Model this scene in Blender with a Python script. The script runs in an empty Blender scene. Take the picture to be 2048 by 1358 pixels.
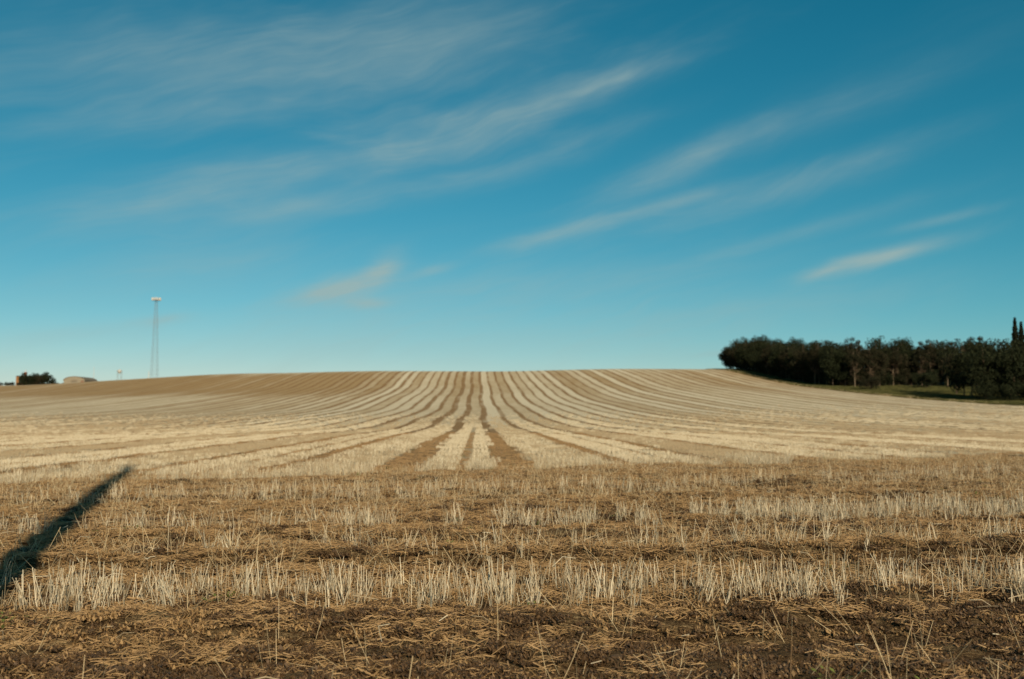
import bpy, math, random
import numpy as np
from mathutils import Vector, Matrix

random.seed(7)
rng = np.random.default_rng(11)
scene = bpy.context.scene
R = math.radians

# ------------------------------------------------------------------ camera
EYE = 1.5
cam_d = bpy.data.cameras.new("camera")
cam = bpy.data.objects.new("camera", cam_d)
scene.collection.objects.link(cam)
cam.location = (0, 0, EYE)
cam.rotation_euler = (R(90 + 4.38), 0, R(-1.98))
cam_d.lens = 35.0
cam_d.sensor_width = 36.0
cam_d.clip_start = 0.05
cam_d.clip_end = 20000
cam_d.dof.use_dof = True
cam_d.dof.focus_distance = 9.5
cam_d.dof.aperture_fstop = 1.8
scene.camera = cam

# ------------------------------------------------------------------ sun, sky
SUN_EL = 27.0
SUN_AZ = 164.3                       # clockwise from +Y: behind the camera, a little to the right
sd = Vector((math.sin(R(SUN_AZ)) * math.cos(R(SUN_EL)), math.cos(R(SUN_AZ)) * math.cos(R(SUN_EL)), math.sin(R(SUN_EL))))
sun_d = bpy.data.lights.new("sun", "SUN")
sun_d.energy = 4.8
sun_d.angle = R(0.5)
sun_d.color = (1.0, 0.865, 0.655)
sun = bpy.data.objects.new("sun", sun_d)
scene.collection.objects.link(sun)
sun.rotation_euler = sd.to_track_quat('Z', 'Y').to_euler()
sun.location = (20, -60, 40)

scene.view_settings.view_transform = 'Standard'
scene.view_settings.look = 'None'
scene.view_settings.exposure = 0.0
scene.view_settings.gamma = 1.0
scene.view_settings.use_curve_mapping = False

SKY_STRENGTH = 0.053
SKY_TINT = (0.40, 1.07, 1.12)
SKY_R = 0.58


class NT:
    """small helper to write node trees as expressions"""
    def __init__(self, tree):
        self.t = tree
        self.n = tree.nodes
        self.l = tree.links

    def new(self, typ, **kw):
        nd = self.n.new(typ)
        for k, v in kw.items():
            setattr(nd, k, v)
        return nd

    def put(self, sock, v):
        if isinstance(v, bpy.types.NodeSocket):
            self.l.new(v, sock)
        elif v is not None:
            if isinstance(v, tuple) and len(v) == 3 and sock.type == 'RGBA':
                v = (*v, 1)
            sock.default_value = v

    def m(self, op, a, b=None, c=None, clamp=False):
        nd = self.new('ShaderNodeMath', operation=op, use_clamp=clamp)
        self.put(nd.inputs[0], a)
        if b is not None: self.put(nd.inputs[1], b)
        if c is not None: self.put(nd.inputs[2], c)
        return nd.outputs[0]

    def vm(self, op, a, b=None):
        nd = self.new('ShaderNodeVectorMath', operation=op)
        self.put(nd.inputs[0], a)
        if b is not None: self.put(nd.inputs[1], b)
        return nd.outputs[0]

    def xyz(self, v):
        nd = self.new('ShaderNodeSeparateXYZ')
        self.put(nd.inputs[0], v)
        return nd.outputs

    def comb(self, x, y, z=0.0):
        nd = self.new('ShaderNodeCombineXYZ')
        for i, v in enumerate((x, y, z)): self.put(nd.inputs[i], v)
        return nd.outputs[0]

    def noise(self, vec, scale, detail=3.0, rough=0.55, dist=0.0):
        nd = self.new('ShaderNodeTexNoise')
        self.put(nd.inputs['Vector'], vec)
        nd.inputs['Scale'].default_value = scale
        nd.inputs['Detail'].default_value = detail
        nd.inputs['Roughness'].default_value = rough
        nd.inputs['Distortion'].default_value = dist
        return nd.outputs['Fac']

    def step(self, v, lo, hi, a=0.0, b=1.0):
        nd = self.new('ShaderNodeMapRange', interpolation_type='SMOOTHSTEP')
        self.put(nd.inputs[0], v)
        for i, q in enumerate((lo, hi, a, b)): self.put(nd.inputs[i + 1], q)
        return nd.outputs[0]

    def mix(self, f, a, b, mode='MIX'):
        nd = self.new('ShaderNodeMix', data_type='RGBA', blend_type=mode)
        self.put(nd.inputs[0], f)
        self.put(nd.inputs[6], a)
        self.put(nd.inputs[7], b)
        return nd.outputs[2]

    def white(self, v):
        nd = self.new('ShaderNodeTexWhiteNoise', noise_dimensions='1D')
        self.put(nd.inputs['W'], v)
        return nd.outputs['Value']


def make_world():
    w = bpy.data.worlds.new("World")
    scene.world = w
    w.use_nodes = True
    t = w.node_tree
    t.nodes.clear()
    N = NT(t)
    out = N.new('ShaderNodeOutputWorld')
    bg = N.new('ShaderNodeBackground')
    t.links.new(bg.outputs[0], out.inputs[0])
    sky = N.new('ShaderNodeTexSky')
    sky.sky_type = 'NISHITA'
    sky.sun_disc = False
    sky.sun_elevation = R(SUN_EL)
    sky.sun_rotation = R(SUN_AZ)
    sky.altitude = 300
    sky.air_density = 1.0
    sky.dust_density = 0.4
    sky.ozone_density = 1.5
    tc = N.new('ShaderNodeTexCoord')
    g = tc.outputs['Generated']
    x, y, z = N.xyz(g)
    az = N.m('MULTIPLY', N.m('ARCTAN2', x, y), 180 / math.pi)         # degrees right of +Y
    el = N.m('MULTIPLY', N.m('ARCSINE', z), 180 / math.pi)
    ca, sa = math.cos(R(15)), math.sin(R(15))
    s = N.m('ADD', N.m('MULTIPLY', az, ca), N.m('MULTIPLY', el, sa))
    q = N.m('SUBTRACT', N.m('MULTIPLY', el, ca), N.m('MULTIPLY', az, sa))
    # wavy, drawn-out coordinates for the cirrus
    wob = N.noise(N.comb(N.m('MULTIPLY', s, 0.06), N.m('MULTIPLY', q, 0.10)), 1.0, 3)
    q2 = N.m('ADD', q, N.m('MULTIPLY', N.m('SUBTRACT', wob, 0.5), 5.0))
    broad = N.noise(N.comb(N.m('MULTIPLY', s, 0.035), N.m('MULTIPLY', q2, 0.22), 3.1), 1.0, 4, 0.55)
    fine = N.noise(N.comb(N.m('MULTIPLY', s, 0.09), N.m('MULTIPLY', q2, 0.9), 7.7), 1.0, 3, 0.5)
    veil = N.step(N.m('ADD', N.m('MULTIPLY', broad, 0.75), N.m('MULTIPLY', fine, 0.25)), 0.42, 0.80, 0.0, 0.24)
    veil = N.m('MULTIPLY', veil, N.step(N.m('ADD', az, N.m('MULTIPLY', el, 0.9)), 16.0, 28.0, 1.0, 0.15))
    ragged = N.noise(N.comb(N.m('MULTIPLY', s, 0.32), N.m('MULTIPLY', q2, 1.2), 1.3), 1.0, 3, 0.5)
    rg = N.m('ADD', N.m('MULTIPLY', N.m('SUBTRACT', ragged, 0.5), 1.0), 1.0)
    # (azimuth, elevation, half length, half width, opacity, tilt): single cirrus bands and small clouds
    bands = [
        (2.0, 17.2, 9.0, 1.15, .42, 17), (8.2, 18.9, 3.4, .45, .26, 15), (-4.4, 16.6, 5.0, .7, .16, 8),
        (12.0, 14.3, 5.2, .85, .40, 21), (8.5, 11.4, 7.5, .45, .46, 13), (4.0, 10.2, 3.5, .6, .18, 12),
        (-13.5, 13.2, 7.5, 1.1, .34, 15), (-19.0, 11.0, 5.0, .7, .16, 13), (-11.5, 11.4, 3.6, .5, .18, 17),
        (-5.0, 20.5, 9.0, 2.6, .36, 7), (-18.0, 19.3, 6.0, 2.2, .22, 12),
        (22.4, 8.5, 4.0, .46, .85, 12), (19.6, 7.9, 1.8, .30, .30, 22), (25.4, 10.3, 2.6, .30, .26, 10), (18.0, 10.0, 7.0, .5, .18, 13),
        (19.5, 13.3, 7.0, .6, .18, 14),
        (-8.2, 7.1, 3.2, .75, .85, 15), (-5.5, 8.3, 1.4, .75, .60, 35), (-6.4, 6.4, 1.4, .34, .42, 3),
        (-2.7, 8.3, 1.5, .32, .38, 13), (-17.6, 5.2, 2.0, .30, .30, 9), (-22.0, 4.3, 4.0, .5, .20, 6), (13.6, 3.5, 2.0, .22, .22, 6),
        (-1.0, 4.2, 16.0, 1.8, .22, 2), (5.0, 7.5, 10.0, 1.3, .20, 8), (-16.0, 7.8, 9.0, 1.3, .20, 9), (17.0, 6.0, 10.0, 1.2, .20, 7),
        (-14.0, 16.5, 6.0, .8, .14, 11), (-8.0, 12.2, 7.0, .8, .20, 12), (1.0, 13.8, 6.0, .7, .20, 13), (16.0, 12.0, 8.0, .8, .20, 13), (20.0, 16.5, 7.0, .9, .14, 15),
        (-3.0, 14.9, 6.5, .8, .22, 9), (-21.0, 15.5, 5.0, .8, .14, 14), (6.5, 15.8, 4.5, .6, .16, 17),
    ]
    fib = N.noise(N.comb(N.m('MULTIPLY', s, 0.22), N.m('MULTIPLY', q2, 4.2), 5.9), 1.0, 4, 0.6)
    tot = None
    for (a0, e0, la, wb, op, tilt) in bands:
        c_, s_ = math.cos(R(tilt)), math.sin(R(tilt))
        da, de = N.m('SUBTRACT', az, a0), N.m('SUBTRACT', el, e0)
        u = N.m('DIVIDE', N.m('ADD', N.m('MULTIPLY', da, c_), N.m('MULTIPLY', de, s_)), la)
        v = N.m('DIVIDE', N.m('SUBTRACT', N.m('MULTIPLY', de, c_), N.m('MULTIPLY', da, s_)), wb)
        r2 = N.m('ADD', N.m('MULTIPLY', u, u), N.m('MULTIPLY', v, v))
        r3 = N.m('MULTIPLY', r2, N.m('SUBTRACT', 2.0, rg))
        gss = N.m('MULTIPLY', N.m('EXPONENT', N.m('MULTIPLY', r3, -1.3)), op * (.85 if la > 3 else .9))
        tot = gss if tot is None else N.m('ADD', tot, gss)
    cloud = N.m('ADD', N.m('MULTIPLY', tot, N.m('MAXIMUM', rg, 0.25)), veil)
    cloud = N.m('MULTIPLY', cloud, N.m('ADD', .68, N.m('MULTIPLY', fib, .68)))
    cloud = N.m('MULTIPLY', cloud, N.step(el, -2.0, 2.0))
    cloud = N.m('MINIMUM', cloud, 0.8)
    sc_ = N.new('ShaderNodeSeparateColor')
    N.put(sc_.inputs[0], N.mix(1.0, sky.outputs[0], SKY_TINT, 'MULTIPLY'))
    # colour response of the film: reds fall off steeply, blues hold towards the horizon
    rr_ = N.m('MULTIPLY', N.m('POWER', sc_.outputs[0], 2.2), SKY_R)
    bb_ = N.m('ADD', N.m('MULTIPLY', sc_.outputs[2], .93), N.m('MULTIPLY', sc_.outputs[0], .95))
    cb_ = N.new('ShaderNodeCombineColor')
    N.put(cb_.inputs[0], rr_); N.put(cb_.inputs[1], N.m('ADD', N.m('MULTIPLY', sc_.outputs[1], 1.08), N.m('MULTIPLY', rr_, .15))); N.put(cb_.inputs[2], bb_)
    base = cb_.outputs[0]
    cc = (0.34 / SKY_STRENGTH, 0.45 / SKY_STRENGTH, 0.43 / SKY_STRENGTH)
    col = N.mix(cloud, base, cc)
    t.links.new(col, bg.inputs[0])
    bg.inputs[1].default_value = SKY_STRENGTH


make_world()

# ------------------------------------------------------------------ terrain functions
_perm = np.random.default_rng(3).random((256, 256))


def vnoise(x, y):
    xi, yi = np.floor(x).astype(np.int64), np.floor(y).astype(np.int64)
    fx, fy = x - xi, y - yi
    fx, fy = fx * fx * (3 - 2 * fx), fy * fy * (3 - 2 * fy)
    a, b = _perm[xi % 256, yi % 256], _perm[(xi + 1) % 256, yi % 256]
    c, d = _perm[xi % 256, (yi + 1) % 256], _perm[(xi + 1) % 256, (yi + 1) % 256]
    return (a * (1 - fx) + b * fx) * (1 - fy) + (c * (1 - fx) + d * fx) * fy - 0.5


def sm(a, b, t):
    t = np.clip((t - a) / (b - a), 0, 1)
    return t * t * (3 - 2 * t)


_PY = np.array([-9000, -200, 60, 110, 134, 180, 232, 262, 292, 345, 389, 430, 462, 485, 505, 540, 600, 800, 1200, 9000.])
_PZ = np.array([-3, -.5, 0, .08, .30, 1.2, 2.7, 4.1, 5.8, 9.2, 12.6, 17.0, 20.7, 22.9, 24.0, 25.0, 25.2, 22, 8, -25.])
_g = np.arange(-300, 1300, 4.0)
_gz = np.interp(_g, _PY, _PZ)
_k = np.hanning(11); _k /= _k.sum()
_gzs = np.convolve(np.pad(_gz, 5, mode='edge'), _k, 'valid')


def height(x, y):
    """hill profile along the rows, shifted nearer and a little lower to the right, lower to the left"""
    x = np.asarray(x, float); y = np.asarray(y, float)
    shift = 65 * sm(0, 105, x)
    ye = y + shift
    h = np.where(ye < 1250, np.interp(ye, _g, _gzs), np.interp(ye, _PY, _PZ))
    amp = 1 - 0.075 * sm(30, 110, x) - 0.05 * sm(-40, -120, x) - 0.26 * sm(-110, -235, x)
    far = sm(40, 160, y)
    h = h * amp
    h = h + far * 0.5 * vnoise(x / 45 + 9.3, y / 60 + 2.1)
    return h


def micro(x, y):
    r = np.hypot(x, y)
    k1 = 1 - sm(60, 220, r)
    k2 = 1 - sm(18, 45, r)
    m = 0.09 * vnoise(x / 1.9 + 5, y / 1.1 + 3) * k1
    m += 0.07 * vnoise(x / .55 + 1, y / .34 + 8) * k2 + 0.042 * vnoise(x / .19 + 4, y / .13) * k2 + 0.02 * vnoise(x / .07, y / .06 + 4) * k2
    # wheel ruts across the headland
    v = y - hslope(y) * x
    for v0, wd, dp in ((11.0, .30, .13), (12.9, .32, .06), (20.0, .5, .08), (7.4, .28, .05)):
        m -= dp * np.exp(-((v - v0) / wd) ** 2)
        m += .6 * dp * np.exp(-((v - v0 - 1.7 * wd) / wd) ** 2)
    return m


def hslope(y):
    return 0.45 * sm(7, 30, y) * 1.0


def head_edge(x):
    return 28.7 + 0.45 * x


def ground_z(x, y):
    return height(x, y) + micro(x, y)


def density(x, y):
    """standing stubble per unit area, 0..1"""
    v = y - hslope(y) * x
    n1 = vnoise(x / 1.3 + 2, y / 2.0 + 7) + .5
    n2 = vnoise(x / 4.5 + 12, y / 4.0 + 1) + .5
    n3 = vnoise(x / .35 + 5, y / .35 + 2) + .5
    d = np.zeros_like(v)
    right = sm(2, 5, x)
    # nearest row at the very bottom of view, mostly to the right
    d = np.maximum(d, .55 * np.exp(-((v - 5.05) / .25) ** 4) * (.45 + .55 * sm(1, 2.0, x)) * (n1 > .35))
    # first full row
    band = np.exp(-((v - 8.95 - .25 * right) / (.62 + .25 * right)) ** 6)
    d = np.maximum(d, band * (1 - .55 * sm(2.2, 3.8, x)) * (.42 + .95 * n1 * n3 * 2))
    # loose leaning stalks between the rows
    d = np.maximum(d, .03 * (n1 > .40))
    d = np.maximum(d, .16 * np.exp(-((v - 11.9) / .8) ** 4) * (n2 > .50))
    # second row with gaps
    gap = (x > -1.15) & (x < -.45) | (x > -.25) & (x < .25) | (x > 1.8) & (x < 2.2) | (x > 2.7) & (x < 3.4)
    d = np.maximum(d, np.where(gap, .08, 1.0) * np.exp(-((v - 14.9) / .72) ** 6) * (.30 + 1.0 * n3) * (1 - .5 * sm(-1.2, -2.5, x)) * (.85 + .4 * sm(3.3, 4.2, x)))
    # third, thin
    d = np.maximum(d, .45 * np.exp(-((v - 20.6) / .6) ** 6) * (n1 > .36) * (1 - .4 * sm(6, 9, x)))
    # closing row along the end of the field
    e = y - head_edge(x)
    d = np.maximum(d, .8 * np.exp(-((e + .55) / .6) ** 6) * (.25 + .75 * (n2 > .40)) * (1 - .75 * sm(.2, 1.5, x)))
    # field: strips 3.5 m apart
    xw = x + row_wobble(y)
    fr = np.mod(xw - 1.17, 3.5)
    dist = np.minimum(fr, 3.5 - fr)
    li = np.round((xw - 1.17) / 3.5)
    two = ((li == 0) | (li == -1)).astype(float)
    wid = .17 + .22 * vnoise(x / .6 + 3, y / 1.7) + .12 * two + .30 * (vnoise(y / 9 + 3 + li * 5.1, li * 7.3 + y / 31) + .5) + .16 * two * (1 - sm(36, 58, y))
    f = sm(0, .12, dist - wid)
    inner = np.abs(np.mod(xw + .7, 7.0) - .2) < .18
    f = np.where(inner & (y < 130), .1 * (vnoise(x, y / 2.5) > -.2), f)
    f = f * (.45 + .55 * (vnoise(x / 1.5 + 1, y / 7) + .5) * 1.6)
    ee = e + 1.8 * vnoise(x / 1.2, y / 2.2) + 3.2 * vnoise(x / 4.1 + 7, y / 5)
    d = np.where(ee > 0, np.maximum(f, 0), d)
    d = np.where((x > 103) , 0, d)
    return np.clip(d, 0, 1)


def row_wobble(y):
    return .30 * np.sin(y / 23.0 + 1.1) * sm(60, 140, y) + .10 * np.sin(y / 8.1) * sm(60, 140, y)


# ------------------------------------------------------------------ materials
def mat(name):
    m = bpy.data.materials.new(name)
    m.use_nodes = True
    t = m.node_tree
    b = t.nodes['Principled BSDF']
    b.inputs['Roughness'].default_value = .85
    b.inputs['Specular IOR Level'].default_value = .25
    return m, NT(t), b


def ground_material():
    m, N, b = mat("stubble_field_soil")
    b.inputs['Roughness'].default_value = .95
    b.inputs['Specular IOR Level'].default_value = .05
    geo = N.new('ShaderNodeNewGeometry')
    P = geo.outputs['Position']
    x, y, z = N.xyz(P)
    # headland soil and litter
    n_big = N.noise(P, .35, 4)
    n_mid = N.noise(N.comb(N.m('MULTIPLY', x, .6), y), 3.0, 5, .65)
    n_fine = N.noise(P, 42.0, 6, .8)
    streak = N.noise(N.comb(N.m('MULTIPLY', x, 9.0), N.m('MULTIPLY', y, 40.0)), 1.0, 4, .6, .6)
    soil = N.mix(N.step(n_fine, .38, .62), (.040, .022, .010), (.16, .095, .043))
    straw = N.mix(N.step(streak, .34, .66), (.14, .080, .034), (.44, .30, .145))
    litter = N.step(N.m('ADD', N.m('MULTIPLY', n_mid, .5), N.m('MULTIPLY', n_fine, .6)), .50, .62)
    # the nearest strip has been trodden to bare dark earth
    near = N.m('ADD', N.step(N.m('ADD', y, N.m('ADD', N.m('MULTIPLY', n_big, 2.0), N.m('MULTIPLY', x, -.30))), 6.2, 9.0), 0.0, clamp=True)
    litter = N.m('MULTIPLY', litter, N.m('ADD', .25, N.m('MULTIPLY', near, .75)))
    litter = N.m('MULTIPLY', litter, N.step(n_big, .30, .55, .55, 1.0))
    head = N.mix(litter, soil, straw)
    # strips of the field
    wob = N.m('ADD', N.m('MULTIPLY', N.m('SINE', N.m('ADD', N.m('DIVIDE', y, 23.0), 1.1)), .30),
              N.m('MULTIPLY', N.m('SINE', N.m('DIVIDE', y, 8.1)), .10))
    wob = N.m('MULTIPLY', wob, N.step(y, 60, 140))
    jit = N.m('MULTIPLY', N.m('SUBTRACT', N.noise(P, .25, 4, .6), .5), .6)
    xs = N.m('ADD', N.m('ADD', x, wob), jit)
    ph = N.m('DIVIDE', N.m('SUBTRACT', xs, 1.17), 3.5)
    idx = N.m('FLOOR', ph)
    fr = N.m('SUBTRACT', ph, idx)
    dl = N.m('MULTIPLY', N.m('MINIMUM', fr, N.m('SUBTRACT', 1.0, fr)), 3.5)
    lid = N.m('ROUND', ph)
    lw = N.m('ADD', .32, N.m('MULTIPLY', N.white(N.m('ADD', lid, 31.7)), .50))
    line = N.m('SUBTRACT', 1.0, N.step(dl, N.m('MULTIPLY', lw, .75), N.m('ADD', lw, .18)))
    line = N.m('MULTIPLY', line, N.step(N.noise(N.comb(N.m('MULTIPLY', x, .3), N.m('MULTIPLY', y, .05), 4.0), 1.0, 3), .30, .50, .45, 1.0))
    tint = N.white(N.m('ADD', idx, 5.3))
    patch = N.noise(N.comb(N.m('MULTIPLY', x, .055), N.m('MULTIPLY', y, .012), 0.0), 1.0, 4, .6)
    patch2 = N.noise(N.comb(N.m('MULTIPLY', x, .35), N.m('MULTIPLY', y, .05), 2.0), 1.0, 4, .6)
    tn = N.m('ADD', N.m('MULTIPLY', tint, .42), N.m('ADD', N.m('MULTIPLY', patch, .35), N.m('MULTIPLY', patch2, .35)))
    # thinner straw on the steep bank of the hill, the left flank's shade from the sun painted in browner
    ysh = N.m('ADD', y, N.step(x, 0, 105, 0.0, 65.0))
    bank = N.m('MULTIPLY', N.step(ysh, 300, 375), N.m('SUBTRACT', 1.0, N.m('MULTIPLY', N.step(ysh, 452, 492), .75)))
    bank = N.m('MULTIPLY', bank, N.m('ADD', N.step(x, -15, -90, .22, 1.0), N.step(x, 40, 110, 0, .35)))
    tn = N.m('ADD', tn, N.m('MULTIPLY', bank, .46))
    strip = N.mix(N.step(tn, .42, 1.05), (.72, .61, .42), (.37, .24, .11))
    strip = N.mix(N.m('MULTIPLY', N.step(n_fine, .35, .65), .34), strip, (.42, .29, .14))
    field = N.mix(N.m('MULTIPLY', line, .92), strip, (.27, .155, .064))
    edge = N.m('SUBTRACT', y, N.m('ADD', 28.7, N.m('MULTIPLY', x, .45)))
    isf = N.step(N.m('ADD', edge, N.m('MULTIPLY', N.m('SUBTRACT', N.noise(P, .8, 4), .5), 5.0)), -.4, .8)
    # under the standing stalks near the camera the ground itself is ordinary litter
    under = N.step(y, 40, 160)
    field = N.mix(N.m('ADD', .35, N.m('MULTIPLY', under, .65)), N.mix(.5, straw, field), field)
    col = N.mix(isf, head, field)
    # grass beyond the field's right edge, rough pasture far behind the crest
    gn = N.noise(P, .9, 5, .65)
    grass = N.mix(gn, (.035, .042, .012), (.095, .088, .028))
    gmask = N.step(N.m('ADD', x, N.m('MULTIPLY', N.m('SUBTRACT', N.noise(P, .12, 3), .5), 4.0)), 103.0, 104.5)
    col = N.mix(gmask, col, grass)
    back = N.step(y, 585, 600)
    col = N.mix(back, col, grass)
    N.put(b.inputs['Base Color'], col)
    bump = N.new('ShaderNodeBump')
    bump.inputs['Strength'].default_value = 1.0
    bump.inputs['Distance'].default_value = .05
    hgt = N.m('ADD', N.m('MULTIPLY', n_fine, .7), N.m('MULTIPLY', streak, .6))
    N.put(bump.inputs['Height'], hgt)
    N.put(b.inputs['Normal'], bump.outputs[0])
    return m


def straw_material(name, a, c, dark, seed=0.0, transl=.0):
    m, N, b = mat(name)
    b.inputs['Roughness'].default_value = .6
    geo = N.new('ShaderNodeNewGeometry')
    oi = N.new('ShaderNodeObjectInfo')
    r1 = N.m('FRACT', N.m('ADD', geo.outputs['Random Per Island'], seed))
    r2 = N.m('FRACT', N.m('ADD', N.m('MULTIPLY', oi.outputs['Random'], 3.7), N.m('MULTIPLY', r1, 1.9)))
    f = N.m('ADD', N.m('MULTIPLY', r1, .6), N.m('MULTIPLY', N.noise(geo.outputs['Position'], 1.2, 3), .4))
    col = N.mix(f, a, c)
    col = N.mix(N.step(r2, .80, .97), col, dark)
    N.put(b.inputs['Base Color'], col)
    return m


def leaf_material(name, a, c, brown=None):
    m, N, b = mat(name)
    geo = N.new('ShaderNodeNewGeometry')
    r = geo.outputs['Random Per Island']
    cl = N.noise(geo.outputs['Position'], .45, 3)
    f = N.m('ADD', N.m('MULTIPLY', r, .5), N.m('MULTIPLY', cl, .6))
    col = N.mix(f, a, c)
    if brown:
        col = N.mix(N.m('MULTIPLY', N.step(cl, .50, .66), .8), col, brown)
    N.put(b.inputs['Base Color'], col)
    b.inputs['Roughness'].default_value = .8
    b.inputs['Specular IOR Level'].default_value = .1
    return m


def plain(name, a, c, scale=3.0, rough=.85, bump=0.0, metal=0.0):
    m, N, b = mat(name)
    geo = N.new('ShaderNodeNewGeometry')
    n = N.noise(geo.outputs['Position'], scale, 5, .6)
    N.put(b.inputs['Base Color'], N.mix(n, a, c))
    b.inputs['Roughness'].default_value = rough
    b.inputs['Metallic'].default_value = metal
    if bump:
        bn = N.new('ShaderNodeBump'); bn.inputs['Strength'].default_value = .6; bn.inputs['Distance'].default_value = bump
        N.put(bn.inputs['Height'], n); N.put(b.inputs['Normal'], bn.outputs[0])
    return m


M = {
    'tanstalk': straw_material("tan_stubble_stalk", (.41, .325, .20), (.30, .22, .125), (.24, .16, .085)),
    'ground': ground_material(),
    'stalk': straw_material("pale_stubble_stalk", (.66, .585, .43), (.44, .34, .20), (.26, .165, .08)),
    'lean': straw_material("leaning_stalk", (.62, .50, .31), (.44, .31, .15), (.22, .13, .06)),
    'litter': straw_material("lying_straw", (.40, .250, .108), (.22, .125, .050), (.10, .053, .022)),
    'darkchaff': straw_material("dark_crumbled_litter", (.125, .070, .030), (.075, .041, .018), (.27, .165, .075)),
    'soilclod': plain("soil_clod", (.045, .027, .014), (.13, .080, .042), 9, .95, .01),
    'weed': leaf_material("green_weed_leaf", (.08, .10, .02), (.16, .17, .045)),
    'red': leaf_material("red_withered_leaf", (.16, .045, .02), (.28, .10, .04)),
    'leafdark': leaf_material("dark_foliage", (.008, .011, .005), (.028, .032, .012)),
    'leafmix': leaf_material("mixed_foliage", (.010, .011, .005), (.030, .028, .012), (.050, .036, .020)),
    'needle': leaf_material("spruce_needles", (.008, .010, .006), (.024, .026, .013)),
    'twig': leaf_material("dead_twigs", (.060, .040, .024), (.13, .09, .055)),
    'bark': plain("brown_bark", (.055, .037, .022), (.14, .095, .06), 4, .9, .02),
    'bark_pale': plain("pale_bark", (.13, .09, .055), (.22, .16, .10), 3, .9, .02),
    'grass': leaf_material("verge_grass_blade", (.045, .050, .014), (.13, .115, .04)),
    'white': plain("white_paint", (.44, .43, .39), (.54, .53, .48), 2, .5),
    'steel': plain("galvanised_steel", (.20, .22, .22), (.30, .32, .32), 2, .5, 0, .3),
    'wall': plain("green_metal_wall", (.020, .028, .016), (.035, .045, .026), 1, .6),
    'roofd': plain("dark_metal_roof", (.02, .025, .018), (.04, .045, .03), 1, .6),
    'orange': plain("orange_trim", (.24, .11, .04), (.32, .15, .05), 2, .7),  # warm sunlight on the shed's edge, put into the colour
    'brick': plain("red_brick", (.15, .06, .035), (.22, .09, .05), 6, .9),
    'tan': plain("tan_metal_wall", (.20, .165, .11), (.28, .235, .165), 1, .7),
    'tanroof': plain("weathered_tan_roof", (.13, .105, .07), (.22, .18, .125), .8, .7),
    'creosote': plain("creosoted_wood", (.06, .04, .025), (.13, .09, .06), 6, .9, .01),
}

# ------------------------------------------------------------------ mesh helpers
def tag(o, label=None, cat=None, group=None, kind=None):
    if label: o['label'] = label
    if cat: o['category'] = cat
    if group: o['group'] = group
    if kind: o['kind'] = kind
    return o


def link(o, parent=None):
    scene.collection.objects.link(o)
    if parent: o.parent = parent
    return o


def mesh_from(name, verts, faces, material, smooth=False):
    me = bpy.data.meshes.new(name)
    me.from_pydata([tuple(v) for v in verts], [], [tuple(f) for f in faces])
    me.materials.append(material)
    if smooth:
        me.polygons.foreach_set('use_smooth', [True] * len(me.polygons))
    me.update()
    return me


def np_mesh(name, verts, quads, material, smooth=False):
    me = bpy.data.meshes.new(name)
    nf, k = quads.shape
    me.vertices.add(len(verts)); me.vertices.foreach_set('co', verts.astype(np.float32).ravel())
    me.loops.add(nf * k); me.loops.foreach_set('vertex_index', quads.astype(np.int32).ravel())
    me.polygons.add(nf); me.polygons.foreach_set('loop_start', np.arange(0, nf * k, k, dtype=np.int32))
    me.polygons.foreach_set('loop_total', np.full(nf, k, dtype=np.int32))
    if smooth: me.polygons.foreach_set('use_smooth', np.ones(nf, dtype=bool))
    me.materials.append(material)
    me.update(calc_edges=True)
    return me


class MB:
    def __init__(self): self.v = []; self.f = []

    def tube(self, p0, p1, r0, r1, n=8, cap=True):
        p0, p1 = Vector(p0), Vector(p1)
        d = (p1 - p0).normalized()
        a = d.orthogonal().normalized(); b = d.cross(a)
        s = len(self.v)
        for p, r in ((p0, r0), (p1, r1)):
            for i in range(n):
                t = 2 * math.pi * i / n
                self.v.append(p + (a * math.cos(t) + b * math.sin(t)) * r)
        for i in range(n):
            j = (i + 1) % n
            self.f.append((s + i, s + j, s + n + j, s + n + i))
        if cap:
            self.f.append(tuple(s + i for i in reversed(range(n))))
            self.f.append(tuple(s + n + i for i in range(n)))

    def path(self, pts, rs, n=8):
        s = len(self.v)
        a0 = None
        for k, p in enumerate(pts):
            p = Vector(p)
            d = (Vector(pts[min(k + 1, len(pts) - 1)]) - Vector(pts[max(k - 1, 0)])).normalized()
            a = (a0 - d * a0.dot(d)).normalized() if a0 else d.orthogonal().normalized()
            a0 = a
            b = d.cross(a)
            for i in range(n):
                t = 2 * math.pi * i / n
                self.v.append(p + (a * math.cos(t) + b * math.sin(t)) * rs[k])
        for k in range(len(pts) - 1):
            for i in range(n):
                j = (i + 1) % n
                self.f.append((s + k * n + i, s + k * n + j, s + (k + 1) * n + j, s + (k + 1) * n + i))
        self.f.append(tuple(s + (len(pts) - 1) * n + i for i in range(n)))

    def box(self, lo, hi):
        s = len(self.v)
        for z in (lo[2], hi[2]):
            for x, y in ((lo[0], lo[1]), (hi[0], lo[1]), (hi[0], hi[1]), (lo[0], hi[1])):
                self.v.append(Vector((x, y, z)))
        for q in ((3, 2, 1, 0), (4, 5, 6, 7), (0, 1, 5, 4), (1, 2, 6, 5), (2, 3, 7, 6), (3, 0, 4, 7)):
            self.f.append(tuple(s + i for i in q))

    def mesh(self, name, material, smooth=False):
        return mesh_from(name, self.v, self.f, material, smooth)

    def obj(self, name, material, parent=None, smooth=False):
        return link(bpy.data.objects.new(name, self.mesh(name, material, smooth)), parent)


def empty(name, loc, rz=0):
    e = bpy.data.objects.new(name, None)
    e.location = loc; e.rotation_euler = (0, 0, rz)
    e.empty_display_size = .5
    return link(e)


def gz(x, y):
    return float(ground_z(np.array([float(x)]), np.array([float(y)]))[0])


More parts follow.
